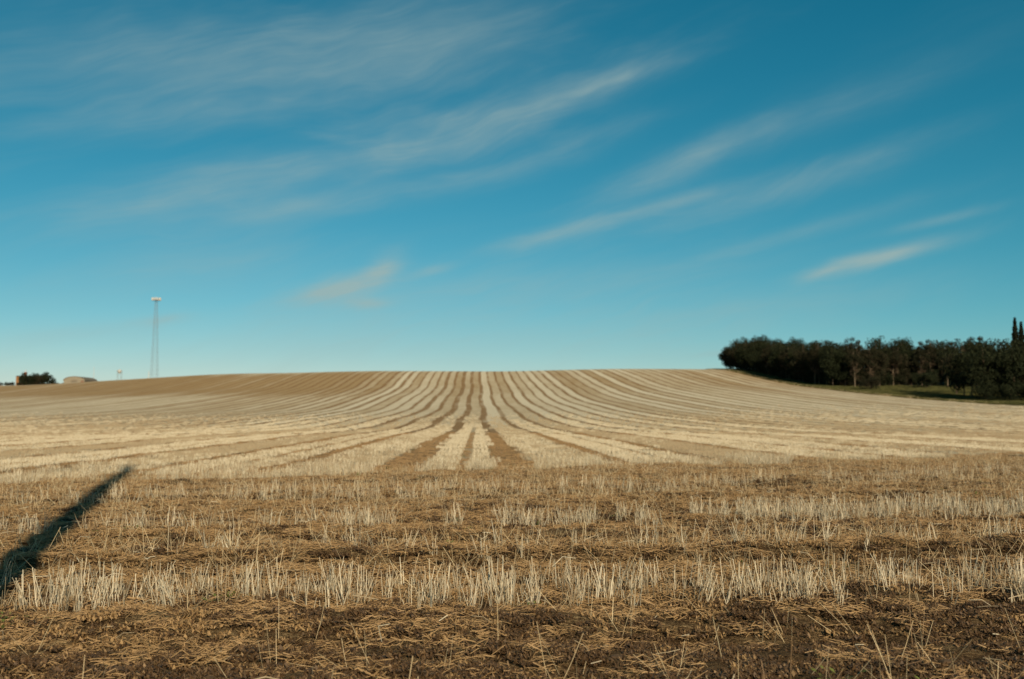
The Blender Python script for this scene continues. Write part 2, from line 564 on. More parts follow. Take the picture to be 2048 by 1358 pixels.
# ------------------------------------------------------------------ ground sheet
def build_ground():
    th = np.concatenate([np.radians(np.linspace(-180, -40, 36)[:-1]), np.radians(np.linspace(-40, -31, 25)[:-1]),
                         np.radians(np.linspace(-31, 34, 520)), np.radians(np.linspace(34, 43, 25)[1:]), np.radians(np.linspace(43, 180, 36)[1:-1])])
    r = [0.4]
    while r[-1] < 4: r.append(r[-1] * 1.06)
    while r[-1] < 34: r.append(r[-1] * 1.0058)
    while r[-1] < 620: r.append(r[-1] * 1.0105)
    while r[-1] < 9000: r.append(r[-1] * 1.09)
    r = np.array(r)
    TT, RR = np.meshgrid(th, r)
    X, Y = RR * np.sin(TT), RR * np.cos(TT)
    Z = ground_z(X.ravel(), Y.ravel())
    verts = np.stack([X.ravel(), Y.ravel(), Z], 1)
    nr, nt = X.shape
    i = np.arange(nr - 1)[:, None]; j = np.arange(nt)[None, :]
    jn = (j + 1) % nt
    q = np.stack([i * nt + j, i * nt + jn, (i + 1) * nt + jn, (i + 1) * nt + j], -1).reshape(-1, 4)[:, ::-1]
    # centre point
    verts = np.vstack([verts, [[0, 0, gz(0, 0)]]])
    c = len(verts) - 1
    me = np_mesh("ground", verts, q, M['ground'], True)
    o = link(bpy.data.objects.new("ground", me))
    tag(o, kind='structure', label="harvested grain field of pale stubble strips running over a low hill")


build_ground()

# ------------------------------------------------------------------ instanced stuff
def proto_collection(name, meshes):
    c = bpy.data.collections.new(name)
    for k, me in enumerate(meshes):
        o = bpy.data.objects.new("%s_%02d" % (name, k), me)
        c.objects.link(o)
    return c


def scatter(name, pts, rots, scales, idx, coll, label, mats=None):
    me = bpy.data.meshes.new(name)
    me.vertices.add(len(pts)); me.vertices.foreach_set('co', pts.astype(np.float32).ravel())
    a = me.attributes.new('rot', 'FLOAT_VECTOR', 'POINT'); a.data.foreach_set('vector', rots.astype(np.float32).ravel())
    a = me.attributes.new('siz', 'FLOAT_VECTOR', 'POINT'); a.data.foreach_set('vector', scales.astype(np.float32).ravel())
    a = me.attributes.new('idx', 'INT', 'POINT'); a.data.foreach_set('value', idx.astype(np.int32))
    o = link(bpy.data.objects.new(name, me))
    ng = bpy.data.node_groups.new(name, 'GeometryNodeTree')
    ng.interface.new_socket('Geometry', in_out='INPUT', socket_type='NodeSocketGeometry')
    ng.interface.new_socket('Geometry', in_out='OUTPUT', socket_type='NodeSocketGeometry')
    n = ng.nodes; l = ng.links
    gi, go = n.new('NodeGroupInput'), n.new('NodeGroupOutput')
    ci = n.new('GeometryNodeCollectionInfo')
    ci.inputs['Collection'].default_value = coll
    ci.inputs['Separate Children'].default_value = True
    ci.inputs['Reset Children'].default_value = True
    ip = n.new('GeometryNodeInstanceOnPoints')
    ip.inputs['Pick Instance'].default_value = True

    def attr(nm, ty):
        a_ = n.new('GeometryNodeInputNamedAttribute'); a_.data_type = ty
        a_.inputs['Name'].default_value = nm
        return next(s for s in a_.outputs if s.enabled and s.name == 'Attribute')
    l.new(gi.outputs[0], ip.inputs['Points'])
    l.new(ci.outputs[0], ip.inputs['Instance'])
    l.new(attr('idx', 'INT'), ip.inputs['Instance Index'])
    l.new(attr('rot', 'FLOAT_VECTOR'), ip.inputs['Rotation'])
    l.new(attr('siz', 'FLOAT_VECTOR'), ip.inputs['Scale'])
    l.new(ip.outputs[0], go.inputs[0])
    md = o.modifiers.new('scatter', 'NODES'); md.node_group = ng
    tag(o, label=label, kind='stuff')
    return o


def stalk_geo(V, F, bx, by, h, r, lean, la, g, segs=1, sides=3, kink=0.0, z0=-.03):
    """a hollow straw stump: slim prism, cut square at the top"""
    n = sides
    s = len(V)
    k = segs + 1
    for i in range(k):
        t = i / segs
        off = lean * h * t + kink * h * math.sin(t * math.pi * .5) * t
        cx, cy = bx + math.cos(la) * off, by + math.sin(la) * off
        zz = z0 + (h - z0) * t * (1 - .25 * min(lean, 1.2))
        rr = r * (1.0 - .25 * t)
        for j in range(n):
            a = 2 * math.pi * j / n + la
            V.append((cx + math.cos(a) * rr, cy + math.sin(a) * rr, zz))
    for i in range(k - 1):
        for j in range(n):
            jn = (j + 1) % n
            F.append((s + i * n + j, s + i * n + jn, s + (i + 1) * n + jn, s + (i + 1) * n + j))


def tuft_mesh(name, g, m, n=(4, 9), spread=.05, h=(.09, .30), r=(.0021, .0043), lean=(.0, .50)):
    V, F = [], []
    for _ in range(g.randint(*n)):
        stalk_geo(V, F, g.gauss(0, spread), g.gauss(0, spread * .7), g.uniform(*h), g.uniform(*r),
                  g.uniform(*lean) ** 1.3 if lean[1] < .5 else g.uniform(*lean), g.uniform(0, 6.28), g, segs=2, kink=g.uniform(-.12, .12))
    return mesh_from(name, V, F, m)


def tile_mesh(name, g, m, size, rows, per_row, h, r, length=None, lean=.2, wide=1.0):
    """square of stubble drilled in rows along y"""
    V, F = [], []
    for i in range(rows):
        rx = (i + .5) / rows * size - size / 2
        for k in range(per_row):
            y = g.uniform(-.5, .5) * (length or size)
            x = rx + g.gauss(0, size / rows * .16)
            hh = g.uniform(*h)
            s = len(V)
            rr = g.uniform(*r) * wide
            a = g.uniform(-.9, .9)
            dx, dy = math.cos(a) * rr, math.sin(a) * rr
            la, lo = g.uniform(0, 6.28), abs(g.gauss(0, lean)) * hh
            ex, ey = math.cos(la) * lo, math.sin(la) * lo
            V += [(x - dx, y - dy, -.05), (x + dx, y + dy, -.05), (x + dx * .8 + ex, y + dy * .8 + ey, hh), (x - dx * .8 + ex, y - dy * .8 + ey, hh)]
            F.append((s, s + 1, s + 2, s + 3))
    return mesh_from(name, V, F, m)


def litter_mesh(name, g, m, size, count, ln=(.06, .26), r=(.002, .0045), up=.035, curl=.3):
    V, F = [], []
    for _ in range(count):
        x, y = g.uniform(-size / 2, size / 2), g.uniform(-size / 2, size / 2)
        a = g.gauss(0, .8) if g.random() < .35 else g.uniform(0, 6.28)
        L = g.uniform(*ln); rr = g.uniform(*r)
        z = g.uniform(-.015, up); dz = g.gauss(0, .10) * L
        s = len(V)
        px, py = -math.sin(a) * rr, math.cos(a) * rr
        bow = g.gauss(0, curl) * L * .5
        pts = [(-.5, 0, 0), (0, bow, .3), (.5, 0, 1)]
        for (t, b_, q) in pts:
            cx = x + math.cos(a) * t * L - math.sin(a) * b_
            cy = y + math.sin(a) * t * L + math.cos(a) * b_
            cz = z + (q - .5) * dz + abs(b_) * .5
            V += [(cx + px, cy + py, cz - rr * .7), (cx, cy, cz + rr), (cx - px, cy - py, cz - rr * .7)]
        for k in range(2):
            o_ = s + k * 3
            F += [(o_, o_ + 1, o_ + 4, o_ + 3), (o_ + 1, o_ + 2, o_ + 5, o_ + 4)]
    return mesh_from(name, V, F, m)


G = random.Random(5)
HALF = .60       # tangent of the half angle that is filled with stubble


def wedge(d0, d1, n):
    """random points of even density in the view wedge and a margin round it"""
    y = np.sqrt(rng.random(n) * (d1 ** 2 - d0 ** 2) + d0 ** 2)
    x = (rng.random(n) * 2 - 1) * (HALF * y + .8)
    return x, y


def area(d0, d1): return HALF * (d1 ** 2 - d0 ** 2) + 1.6 * (d1 - d0)


def put(name, coll, x, y, label, lift=0.0, rz=None, tilt=.08, smin=.8, smax=1.2, kinds=6, zs=None):
    n = len(x)
    z = ground_z(x, y) + lift
    rots = np.stack([rng.normal(0, tilt, n), rng.normal(0, tilt, n), rng.random(n) * 6.283 if rz is None else rz], 1)
    s = smin + rng.random(n) * (smax - smin)
    sc = np.stack([s, s, s if zs is None else s * zs], 1)
    return scatter(name, np.stack([x, y, z], 1), rots, sc, rng.integers(0, kinds, n), coll, label)


# near rows: single tufts
tufts = proto_collection("stubble_tuft_kind", [tuft_mesh("stubble_tuft_mesh", G, M['stalk' if k_ < 6 else 'tanstalk']) for k_ in range(10)])
x, y = wedge(4.0, 36, int(area(4, 36) * 46))
keep = (rng.random(len(x)) < density(x, y)) & (y - head_edge(x) < 7.0 * rng.random(len(x)) ** 2.2) & (density(x, y) > .12)
x, y = x[keep], y[keep]
put("headland_stubble", tufts, x, y, "upright pale stubble stalks standing in broken rows across the near headland", kinds=10, tilt=.10)

singles = proto_collection("loose_stalk_kind", [tuft_mesh("loose_stalk_mesh", G, M['lean'], n=(1, 4), spread=.05, h=(.10, .34), r=(.0018, .0034), lean=(.2, 1.3)) for _ in range(10)])
x, y = wedge(4.0, 36, int(area(4, 36) * 11))
v = y - hslope(y) * x
keep = (y - head_edge(x) < .5) & (rng.random(len(x)) < np.clip(.32 + 1.6 * np.exp(-((v - 11.8) / 1.2) ** 4) * (1 - .5 * sm(1, 3, x)) + .9 * (v > 17), 0, 1))
x, y = x[keep], y[keep]
put("leaning_stalks", singles, x, y, "thin tan stalks leaning and lodged between the near stubble rows", kinds=10, tilt=.25)

# field: tiles of drilled rows, coarser with distance
t_mid = proto_collection("stubble_patch_kind", [tile_mesh("stubble_patch_mesh", G, M['stalk' if k_ < 4 else 'tanstalk'], .35, 2, 14, (.05, .12), (.003, .0055)) for k_ in range(8)])
cell = .35
ys = np.arange(19, 75, cell)
X, Y = np.meshgrid(np.arange(-48, 48, cell), ys)
x, y = X.ravel() + rng.normal(0, .03, X.size), Y.ravel() + rng.normal(0, .03, X.size)
dn = density(x, y)
keep = (np.abs(x) < HALF * y + 1) & (y - head_edge(x) > -.3) & (rng.random(len(x)) < dn * 1.0) & (dn > .2)


def strip_kind(x, y, half):
    si = np.floor((x + row_wobble(y) - 1.17) / 3.5).astype(int)
    tanness = sm(.35, .65, _perm[si % 256, 17]) * .9
    tanness = np.where(si == 0, .85, tanness); tanness = np.where((si == -1) | (si == 1), .1, tanness); tanness = np.where(si == -2, .6, tanness)
    tanness = np.clip(tanness + .9 * vnoise(x / 5 + 3, y / 16 + 5), 0, 1)
    return np.where(rng.random(len(x)) < tanness, rng.integers(half, half * 2, len(x)), rng.integers(0, half, len(x))).astype(np.int32)


ob = put("field_stubble_near", t_mid, x[keep], y[keep], "dense cream stubble of the nearer field strips", kinds=8, rz=np.where(rng.random(keep.sum()) < .5, 0, math.pi), tilt=.03, smin=.9, smax=1.1)
ob.data.attributes['idx'].data.foreach_set('value', strip_kind(x[keep], y[keep], 4))

t_far = proto_collection("stubble_block_kind", [tile_mesh("stubble_block_mesh", G, M['stalk' if k_ < 3 else 'tanstalk'], .4, 2, 26, (.04, .09), (.006, .011), length=1.2) for k_ in range(6)])
cell = .8
X, Y = np.meshgrid(np.arange(-150, 106, .4), np.arange(75, 230, 1.2))
x, y = X.ravel() + rng.normal(0, .03, X.size), Y.ravel() + rng.normal(0, .1, X.size)
dn = density(x, y)
keep = (np.abs(x) < HALF * y + 1) & (rng.random(len(x)) < dn * .75 * (1 - sm(85, 228, y))) & (dn > .3)
ob = put("field_stubble_middle", t_far, x[keep], y[keep], "cream stubble of the field strips in the middle distance", kinds=6, rz=np.where(rng.random(keep.sum()) < .5, 0, math.pi), tilt=.03, smin=.9, smax=1.1)
ob.data.attributes['idx'].data.foreach_set('value', strip_kind(x[keep], y[keep], 3))

# lying straw
lit = proto_collection("straw_litter_kind", [litter_mesh("straw_litter_mesh", G, M['litter'], .28, 44, ln=(.03, .15), r=(.0013, .0030), up=.03, curl=.5) for _ in range(8)])
x, y = wedge(3.5, 36, int(area(3.5, 36) * 28))
v = y - hslope(y) * x
nz = vnoise(x / 1.1 + 3, y / .7) + .5
cover = (1 - .55 * (1 - sm(6.2, 8.0, y - .30 * x + 1.5 * vnoise(x / 1.3, y)))) * (.30 + nz) * (1 - .7 * np.exp(-((v - 11.0) / .4) ** 2) * sm(1, 4, x))
keep = (y - head_edge(x) < .3 + 5.0 * rng.random(len(x)) ** 2) & (rng.random(len(x)) < cover)
put("straw_litter", lit, x[keep], y[keep], "matted brown straw and chaff lying on the headland soil", kinds=8, rz=rng.normal(0, .5, keep.sum()), tilt=.06, lift=.0)

X, Y = np.meshgrid(np.arange(-40, 44, .3), np.arange(24, 85, .5))
x, y = X.ravel() + rng.normal(0, .1, X.size), Y.ravel() + rng.normal(0, .15, X.size)
keep = (np.abs(x) < HALF * y + 1) & (y - head_edge(x) > -.5) & (density(x, y) < .2)
put("line_litter", lit, x[keep], y[keep], "brown straw and chaff lying in the dark lines between the field strips", kinds=8, tilt=.06, smin=.8, smax=1.3)

bright = proto_collection("cut_straw_kind", [litter_mesh("cut_straw_mesh", G, M['tanstalk' if k_ % 4 else 'stalk'], .6, 2, ln=(.06, .22), r=(.0018, .0036), up=.04, curl=.4) for k_ in range(8)])
x, y = wedge(3.5, 30, int(area(3.5, 30) * 2.6))
v = y - hslope(y) * x
keep = (y - head_edge(x) < -.5)
put("cut_straws", bright, x[keep], y[keep], "bleached loose straws scattered over the brown litter", kinds=8, lift=.02, tilt=.22)


def chaff_mesh(name, g, m, size=.20, count=130):
    V, F = [], []
    for _ in range(count):
        x, y = g.uniform(-size / 2, size / 2), g.uniform(-size / 2, size / 2)
        L, W = g.uniform(.008, .030), g.uniform(.004, .012)
        a, ti = g.uniform(0, 6.28), g.gauss(0, .7)
        z = g.uniform(0, .022)
        ca, sa, ct, st = math.cos(a), math.sin(a), math.cos(ti), math.sin(ti)
        s_ = len(V)
        for (p, q) in ((-1, -.4), (-.2, -1), (1, .2), (.1, 1)):
            p_, q_ = p * L, q * W
            V.append((x + ca * p_ * ct - sa * q_, y + sa * p_ * ct + ca * q_, z + p_ * st))
        F.append((s_, s_ + 1, s_ + 2, s_ + 3))
    return mesh_from(name, V, F, m)


chf = proto_collection("chaff_kind", [chaff_mesh("chaff_mesh", G, M['litter']) for _ in range(4)] + [chaff_mesh("dark_chaff_mesh", G, M['darkchaff']) for _ in range(4)])
x, y = wedge(3.5, 34, int(area(3.5, 34) * 52))
keep = (y - head_edge(x) < .5)
x, y = x[keep], y[keep]
ob = put("chaff", chf, x, y, "fine brown chaff and crumbled litter covering the headland soil", kinds=8, tilt=.05)
pd = np.clip(.30 + 1.1 * (1 - sm(6.3, 8.3, y - .30 * x + 1.6 * vnoise(x / 1.3, y))) + .5 * (vnoise(x / 1.6 + 9, y / .8) > .12), 0, .93)
ob.data.attributes['idx'].data.foreach_set('value', np.where(rng.random(len(x)) < pd, rng.integers(4, 8, len(x)), rng.integers(0, 4, len(x))).astype(np.int32))


def clod_mesh(name, g):
    import bmesh
    bm = bmesh.new()
    bmesh.ops.create_icosphere(bm, subdivisions=1, radius=1)
    for v_ in bm.verts:
        v_.co *= g.uniform(.65, 1.15)
        v_.co.z *= .6
    me = bpy.data.meshes.new(name); bm.to_mesh(me); bm.free()
    me.materials.append(M['soilclod'])
    return me


clods = proto_collection("clod_kind", [clod_mesh("clod_mesh", G) for _ in range(6)])
x, y = wedge(3.5, 30, int(area(3.5, 30) * 30))
v = y - hslope(y) * x
pr = .10 + .9 * np.exp(-((v - 6.3 + .0 * x) / .9) ** 2) + .9 * np.exp(-((v - 11.0) / .35) ** 2) * sm(1, 4, x) + .3 * np.exp(-((v - 20) / .8) ** 2)
keep = (rng.random(len(x)) < pr) & (y - head_edge(x) < 0)
x, y = x[keep], y[keep]
s = .008 + rng.random(len(x)) ** 3 * .045
o = scatter("soil_clods", np.stack([x, y, ground_z(x, y)], 1), rng.random((len(x), 3)) * 6.28 * np.array([0, 0, 1]), np.stack([s, s, s], 1), rng.integers(0, 6, len(x)), clods, "dark crumbs and clods of bare soil between the stubble")


def weed_mesh(name, g, m, n=26, sz=.022, spread=.06, hh=.05):
    V, F = [], []
    for _ in range(n):
        a = g.uniform(0, 6.28); d = abs(g.gauss(0, spread)); L = g.uniform(.6, 1.6) * sz
        x_, y_, z_ = math.cos(a) * d, math.sin(a) * d, g.uniform(0, hh)
        s_ = len(V)
        tx, ty, tz = math.cos(a) * L, math.sin(a) * L, g.uniform(-.2, .9) * L
        wx, wy = -math.sin(a) * L * .3, math.cos(a) * L * .3
        V += [(x_, y_, z_), (x_ + tx * .5 + wx, y_ + ty * .5 + wy, z_ + tz * .6), (x_ + tx, y_ + ty, z_ + tz), (x_ + tx * .5 - wx, y_ + ty * .5 - wy, z_ + tz * .6)]
        F.append((s_, s_ + 1, s_ + 2, s_ + 3))
    return mesh_from(name, V, F, m)


wd = proto_collection("weed_kind", [weed_mesh("weed_mesh", G, M['weed']) for _ in range(4)])
x, y = wedge(5, 80, 2600)
keep = np.where(y - head_edge(x) < 1, (vnoise(x / 2 + 31, y / 2) > .12), (density(x, y) < .15) & (vnoise(x / 2 + 31, y / 6) > .0))
x, y = x[keep], y[keep]
x = np.append(x, [.42, .38, .50, -2.15, -2.0]); y = np.append(y, [8.55, 8.6, 8.5, 8.4, 8.45])
put("green_weeds", wd, x, y, "small green weeds sprouting among the stubble", kinds=4, smin=.6, smax=1.7)
rw = proto_collection("withered_leaf_kind", [weed_mesh("withered_leaf_mesh", G, M['red'], 9, .013, .03, .03) for _ in range(4)])
x, y = wedge(6, 30, 150)
keep = (y - head_edge(x) < 0)
x, y = x[keep], y[keep]
x = np.append(x, [-1.42, -1.35, -.95, .28, .33]); y = np.append(y, [21.0, 21.1, 15.0, 8.9, 8.9])
put("withered_leaves", rw, x, y, "rust red withered weed leaves among the stubble", kinds=4, smin=.6, smax=1.8)

# grass on the verge before the wood
gt = proto_collection("verge_grass_kind", [tile_mesh("verge_grass_mesh", G, M['grass'], 1.2, 7, 22, (.10, .32), (.010, .02), lean=.4) for _ in range(4)])
X, Y = np.meshgrid(np.arange(104, 165, 1.1), np.arange(195, 450, 1.3))
x, y = X.ravel() + rng.normal(0, .3, X.size), Y.ravel() + rng.normal(0, .3, X.size)
keep = x < 114 + .9 * np.clip(345 - y, 0, 50)
put("verge_grass", gt, x[keep], y[keep], "short olive grass on the strip between the field and the wood", kinds=4, tilt=.05)

# dry weeds along the field margin
dw = proto_collection("dry_weed_kind", [tile_mesh("dry_weed_mesh", G, M['lean'], .9, 4, 3, (.15, .50), (.006, .012), lean=.6) for _ in range(4)])
y = rng.uniform(195, 440, 520)
x = 104 + rng.normal(0, .9, 520) + .4
put("margin_weeds", dw, x, y, "dry tan weeds standing along the margin between the field and the grass", kinds=4, tilt=.08, smin=.5, smax=1.3)

# ------------------------------------------------------------------ trees
def rand_unit(n):
    v = rng.normal(0, 1, (n, 3))
    return v / np.linalg.norm(v, axis=1)[:, None]


def leaf_quads(c, size, flat=.0):
    """little four-sided leaf clusters at the points c"""
    n = len(c)
    a = rand_unit(n); b = np.cross(a, rand_unit(n)); b /= np.linalg.norm(b, axis=1)[:, None]
    s = (size * (.6 + .8 * rng.random(n)))[:, None]
    v = np.stack([c - a * s, c - b * s * .55, c + a * s, c + b * s * .55], 1).reshape(-1, 3)
    q = np.arange(n * 4).reshape(n, 4)
    return v, q


def crown_mesh(name, H, rad, base, lobes, leaves, size, material, top_sharp=0.0, ragged=.35):
    cs = []
    zc = (H + base) / 2; rz_ = (H - base) / 2
    per = leaves // lobes
    for k in range(lobes):
        u = rand_unit(1)[0]
        t = rng.random() ** .45
        c = np.array([u[0] * rad * t, u[1] * rad * t, zc + u[2] * rz_ * t * .85])
        w = 1 - top_sharp * max(0, (c[2] - zc) / rz_)
        c[:2] *= w
        rr = rad * (.24 + .22 * rng.random()) * (.8 + .4 * w)
        p = rand_unit(per) * (rng.random(per) ** ragged)[:, None] * rr * np.array([1, 1, .8])
        cs.append(c + p)
    c = np.vstack(cs)
    c = c[c[:, 2] > .15]
    v, q = leaf_quads(c, size)
    return np_mesh(name, v, q, material)


def spruce_mesh(name, H, rad, base, leaves, size, material):
    n = leaves
    t = rng.random(n) ** .8
    z = base + (H - base) * t
    layer = .72 + .28 * np.abs(np.sin(z * 2.6 + rng.random() * 3))
    ang = rng.random(n) * 2 * math.pi
    lob = .8 + .2 * np.sin(ang * 5 + z * 1.7)
    rr = rad * (1 - t) ** .85 * layer * lob * (rng.random(n) ** .4) + .06
    c = np.stack([np.cos(ang) * rr, np.sin(ang) * rr, z - rr * .28], 1)
    v, q = leaf_quads(c, size)
    return np_mesh(name, v, q, material)


def trunk_mesh(name, H, r0, material, g, limbs=7, lean=.3, start=.35):
    mb = MB()
    pts, rs = [], []
    dx, dy = g.uniform(-lean, lean), g.uniform(-lean, lean)
    for k in range(6):
        t = k / 5
        pts.append((dx * t + g.gauss(0, .06) * (k > 0), dy * t + g.gauss(0, .06) * (k > 0), -.5 + (H + .5) * t))
        rs.append(r0 * (1 - .8 * t) + .02)
    mb.path(pts, rs, 7)
    for k in range(limbs):
        t = start + (1 - start) * .85 * (k + g.random()) / limbs
        z = H * t
        a = g.uniform(0, 6.28); L = (1.1 - t) * H * .30
        p0 = Vector((dx * t, dy * t, z))
        p1 = p0 + Vector((math.cos(a) * L * .55, math.sin(a) * L * .55, L * .35))
        p2 = p0 + Vector((math.cos(a) * L, math.sin(a) * L, L * .9))
        rr = r0 * (1 - .8 * t) * .5
        mb.path([p0, p1, p2], [rr, rr * .6, rr * .2 + .008], 5)
    return mb.mesh(name, material, True)


def tree_proto(kind):
    g = random.Random(hash(kind) % 1000 if False else sum(map(ord, kind)))
    if kind.startswith('bushy'):
        H = 12.0
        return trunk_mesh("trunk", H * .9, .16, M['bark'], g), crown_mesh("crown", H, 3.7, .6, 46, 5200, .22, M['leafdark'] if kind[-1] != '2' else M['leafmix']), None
    if kind.startswith('tall'):
        H = 12.5
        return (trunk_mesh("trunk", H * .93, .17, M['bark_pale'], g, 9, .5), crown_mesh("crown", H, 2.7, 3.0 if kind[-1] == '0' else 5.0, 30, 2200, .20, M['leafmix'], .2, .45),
                crown_mesh("twigs", H * .85, 1.5, 1.4, 16, 1100, .15, M['twig'], 0, .6))
    if kind.startswith('spruce'):
        H = 14.0
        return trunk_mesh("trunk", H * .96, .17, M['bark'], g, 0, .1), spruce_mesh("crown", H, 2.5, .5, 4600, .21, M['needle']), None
    if kind.startswith('shrub'):
        H = 4.0
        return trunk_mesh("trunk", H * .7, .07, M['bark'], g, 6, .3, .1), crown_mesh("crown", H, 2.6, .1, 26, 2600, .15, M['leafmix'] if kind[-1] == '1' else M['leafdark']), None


PROTO = {k: tree_proto(k) for k in ('bushy0', 'bushy1', 'bushy2', 'tall0', 'tall1', 'tall2', 'spruce0', 'spruce1', 'shrub0', 'shrub1')}
NAMES = {'bushy': 'broadleaf_tree', 'tall': 'slender_tree', 'spruce': 'spruce_tree', 'shrub': 'shrub'}


def plant(kind, x, y, s, label, group=None, sz=None, rz=None, sink=.15, cat=None):
    tr, cr, tw = PROTO[kind]
    nm = NAMES[kind[:-1]]
    e = empty(nm, (x, y, gz(x, y) - sink), random.uniform(0, 6.28) if rz is None else rz)
    e.scale = (s, s, s * (sz or 1))
    link(bpy.data.objects.new("trunk", tr), e)
    link(bpy.data.objects.new("crown", cr), e)
    if tw: tag(link(bpy.data.objects.new("twigs", tw), e), kind='stuff')
    tag(e, label, cat or ('shrub' if kind.startswith('shrub') else 'tree'), group)
    return e


WOOD = "trees of the wood along the field edge"
L_FRONT = {'bushy': "dark green bushy tree in the front row of the wood by the field",
           'tall': "slender tree with brownish twigs and pale trunk in the wood's front row",
           'spruce': "narrow dark spruce in the front row of the wood"}
L_BACK = {'bushy': "dark broadleaf tree deeper in the wood, only its top showing",
          'tall': "thin tree deeper in the wood behind the front row",
          'spruce': "dark spruce deeper in the wood behind the front row"}
GR = random.Random(21)

# lone rounded tree ending the wood on the crest
plant('bushy0', 111.0, 441, .82, "rounded tree at the wood's left end, sky showing under its low branches", sz=1.0)
front = []
yy = 434.0
while yy > 312:
    front.append((111.5 + GR.uniform(-1.2, 1.6) + (0 if yy > 340 else (340 - yy) * .05), yy))
    yy -= GR.uniform(4.6, 6.4)
# the edge bends away to the right round a grassy bay
for k in range(11):
    front.append((117 + k * 5.1 + GR.uniform(-.8, .8), 312 + k * 2.2 + GR.uniform(-3, 3) - max(0, k - 5) * 3))


def place_of(x, y):
    if y > 400: return "up near the crest of the hill", "near the crest"
    if y > 355: return "halfway down the slope", "halfway down the slope"
    if x < 117: return "left of the grass strip", "left of the grass strip"
    return "behind the grass strip", "behind the grass strip"


for i, (x, y) in enumerate(front):
    t = GR.random()
    if y > 375: kind = 'bushy%d' % GR.choice((0, 1, 0, 1, 2))
    else: kind = 'tall%d' % GR.randrange(3) if t < .5 else 'bushy%d' % GR.randrange(3)
    s = GR.uniform(.84, 1.06) * (1.0 if y < 375 else .93)
    k0 = kind[:-1]
    where, gw = place_of(x, y)
    lb = ("dark green bushy tree " if k0 == 'bushy' else "slender twiggy tree ") + "in the wood's front row, " + where
    plant(kind, x, y, s, lb, ("bushy front trees " if k0 == 'bushy' else "slender front trees ") + gw, sz=GR.uniform(.88, 1.22) * (1.08 if y < 345 else 1.0))
# rows behind
for (x, y) in front:
    for dx in (4.5, 9.5):
        kind = GR.choice(['bushy0', 'bushy1', 'bushy2', 'tall1', 'bushy0'] if y < 375 else ['bushy0', 'bushy1', 'bushy2'])
        k0 = kind[:-1]
        bx, by = (x + dx, y + GR.uniform(1, 4)) if y > 318 and x < 117 else (x + GR.uniform(0, 3), y + dx)
        where, gw = place_of(x, y)
        plant(kind, bx, by, GR.uniform(.95, 1.12), ("broad dark tree " if k0 == 'bushy' else "thin twiggy tree ") + ("second" if dx < 5 else "third") + " row deep in the wood, " + where,
              ("broad" if k0 == 'bushy' else "thin") + (" second-row" if dx < 5 else " third-row") + " trees " + gw, sz=GR.uniform(.95, 1.2) * (1.08 if y < 345 else 1.0))
# thin pale-trunked trees standing a step out of the wood
for (x, y, k, s_) in ((118.5, 309, 'tall1', .95), (124.5, 312, 'tall2', 1.0), (129.0, 315.5, 'tall0', .97), (134.5, 318, 'tall1', 1.02), (143.5, 317, 'tall2', 1.0), (149.5, 312, 'tall0', 1.03),
                      (111.2, 352, 'tall2', .95), (111.5, 338, 'tall1', .98), (112, 327, 'tall2', 1.0), (156.0, 308, 'tall1', 1.0)):
    plant(k, x, y, s_, "thin pale-trunked tree standing a step out from the wood, " + place_of(x, y)[0], "thin outer trees " + place_of(x, y)[1], sz=1.05)
# undergrowth closing the foot of the wood
for i, (x, y) in enumerate(front):
    where, gw = place_of(x, y)
    for q_ in range(2 if x > 112 and y < 345 else 1):
        plant('shrub%d' % GR.randrange(2), x + GR.uniform(-.4, 2.5) + q_ * 1.5, y + GR.uniform(.3, 2.5), GR.uniform(.85, 1.35),
              "dark undergrowth shrub at the foot of the wood, " + where, "undergrowth shrubs " + gw)
# shrubs out on the grass
plant('shrub1', 115.5, 289, 1.15, "low spreading shrub on the grass strip, left of the two")
plant('shrub0', 138.5, 303, 1.35, "upright dark shrub alone on the grass, right of the two", sz=1.15)
# near group of dark trees at the right
NEAR = "dark trees of the near clump at the right"
clump = [(113.5, 219, 'bushy1', .92), (118.5, 216, 'bushy0', .95), (123.5, 219, 'bushy2', .98), (116.5, 224, 'bushy0', .98), (121, 226, 'bushy1', 1.0), (128, 224, 'bushy0', 1.05), (133, 221, 'bushy1', 1.1),
         (126, 232, 'bushy0', 1.0), (119, 236, 'bushy0', 1.0), (122, 246, 'bushy2', 1.05), (126, 258, 'bushy1', 1.05), (138, 228, 'bushy2', 1.1)]
for (x, y, k, s) in clump:
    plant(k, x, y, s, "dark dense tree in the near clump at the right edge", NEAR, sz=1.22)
for (x, y, s) in ((112.3, 216.5, 1.1), (116.5, 214, 1.2), (121.0, 213.5, 1.2), (126, 214, 1.2)):
    plant('shrub0', x, y, s, "black green shrub skirting the near clump at the right edge", "shrubs skirting the near clump")
plant('spruce0', 137.3, 249, 1.2, "tall pointed spruce rising above the wood, left of the two spires", sz=1.20)
plant('spruce1', 140.0, 251, 1.2, "tall pointed spruce cut by the photo's right edge", sz=1.14)

# ------------------------------------------------------------------ far left: farm and tower behind the crest
YB = 545.0
bz = gz(-238, YB)


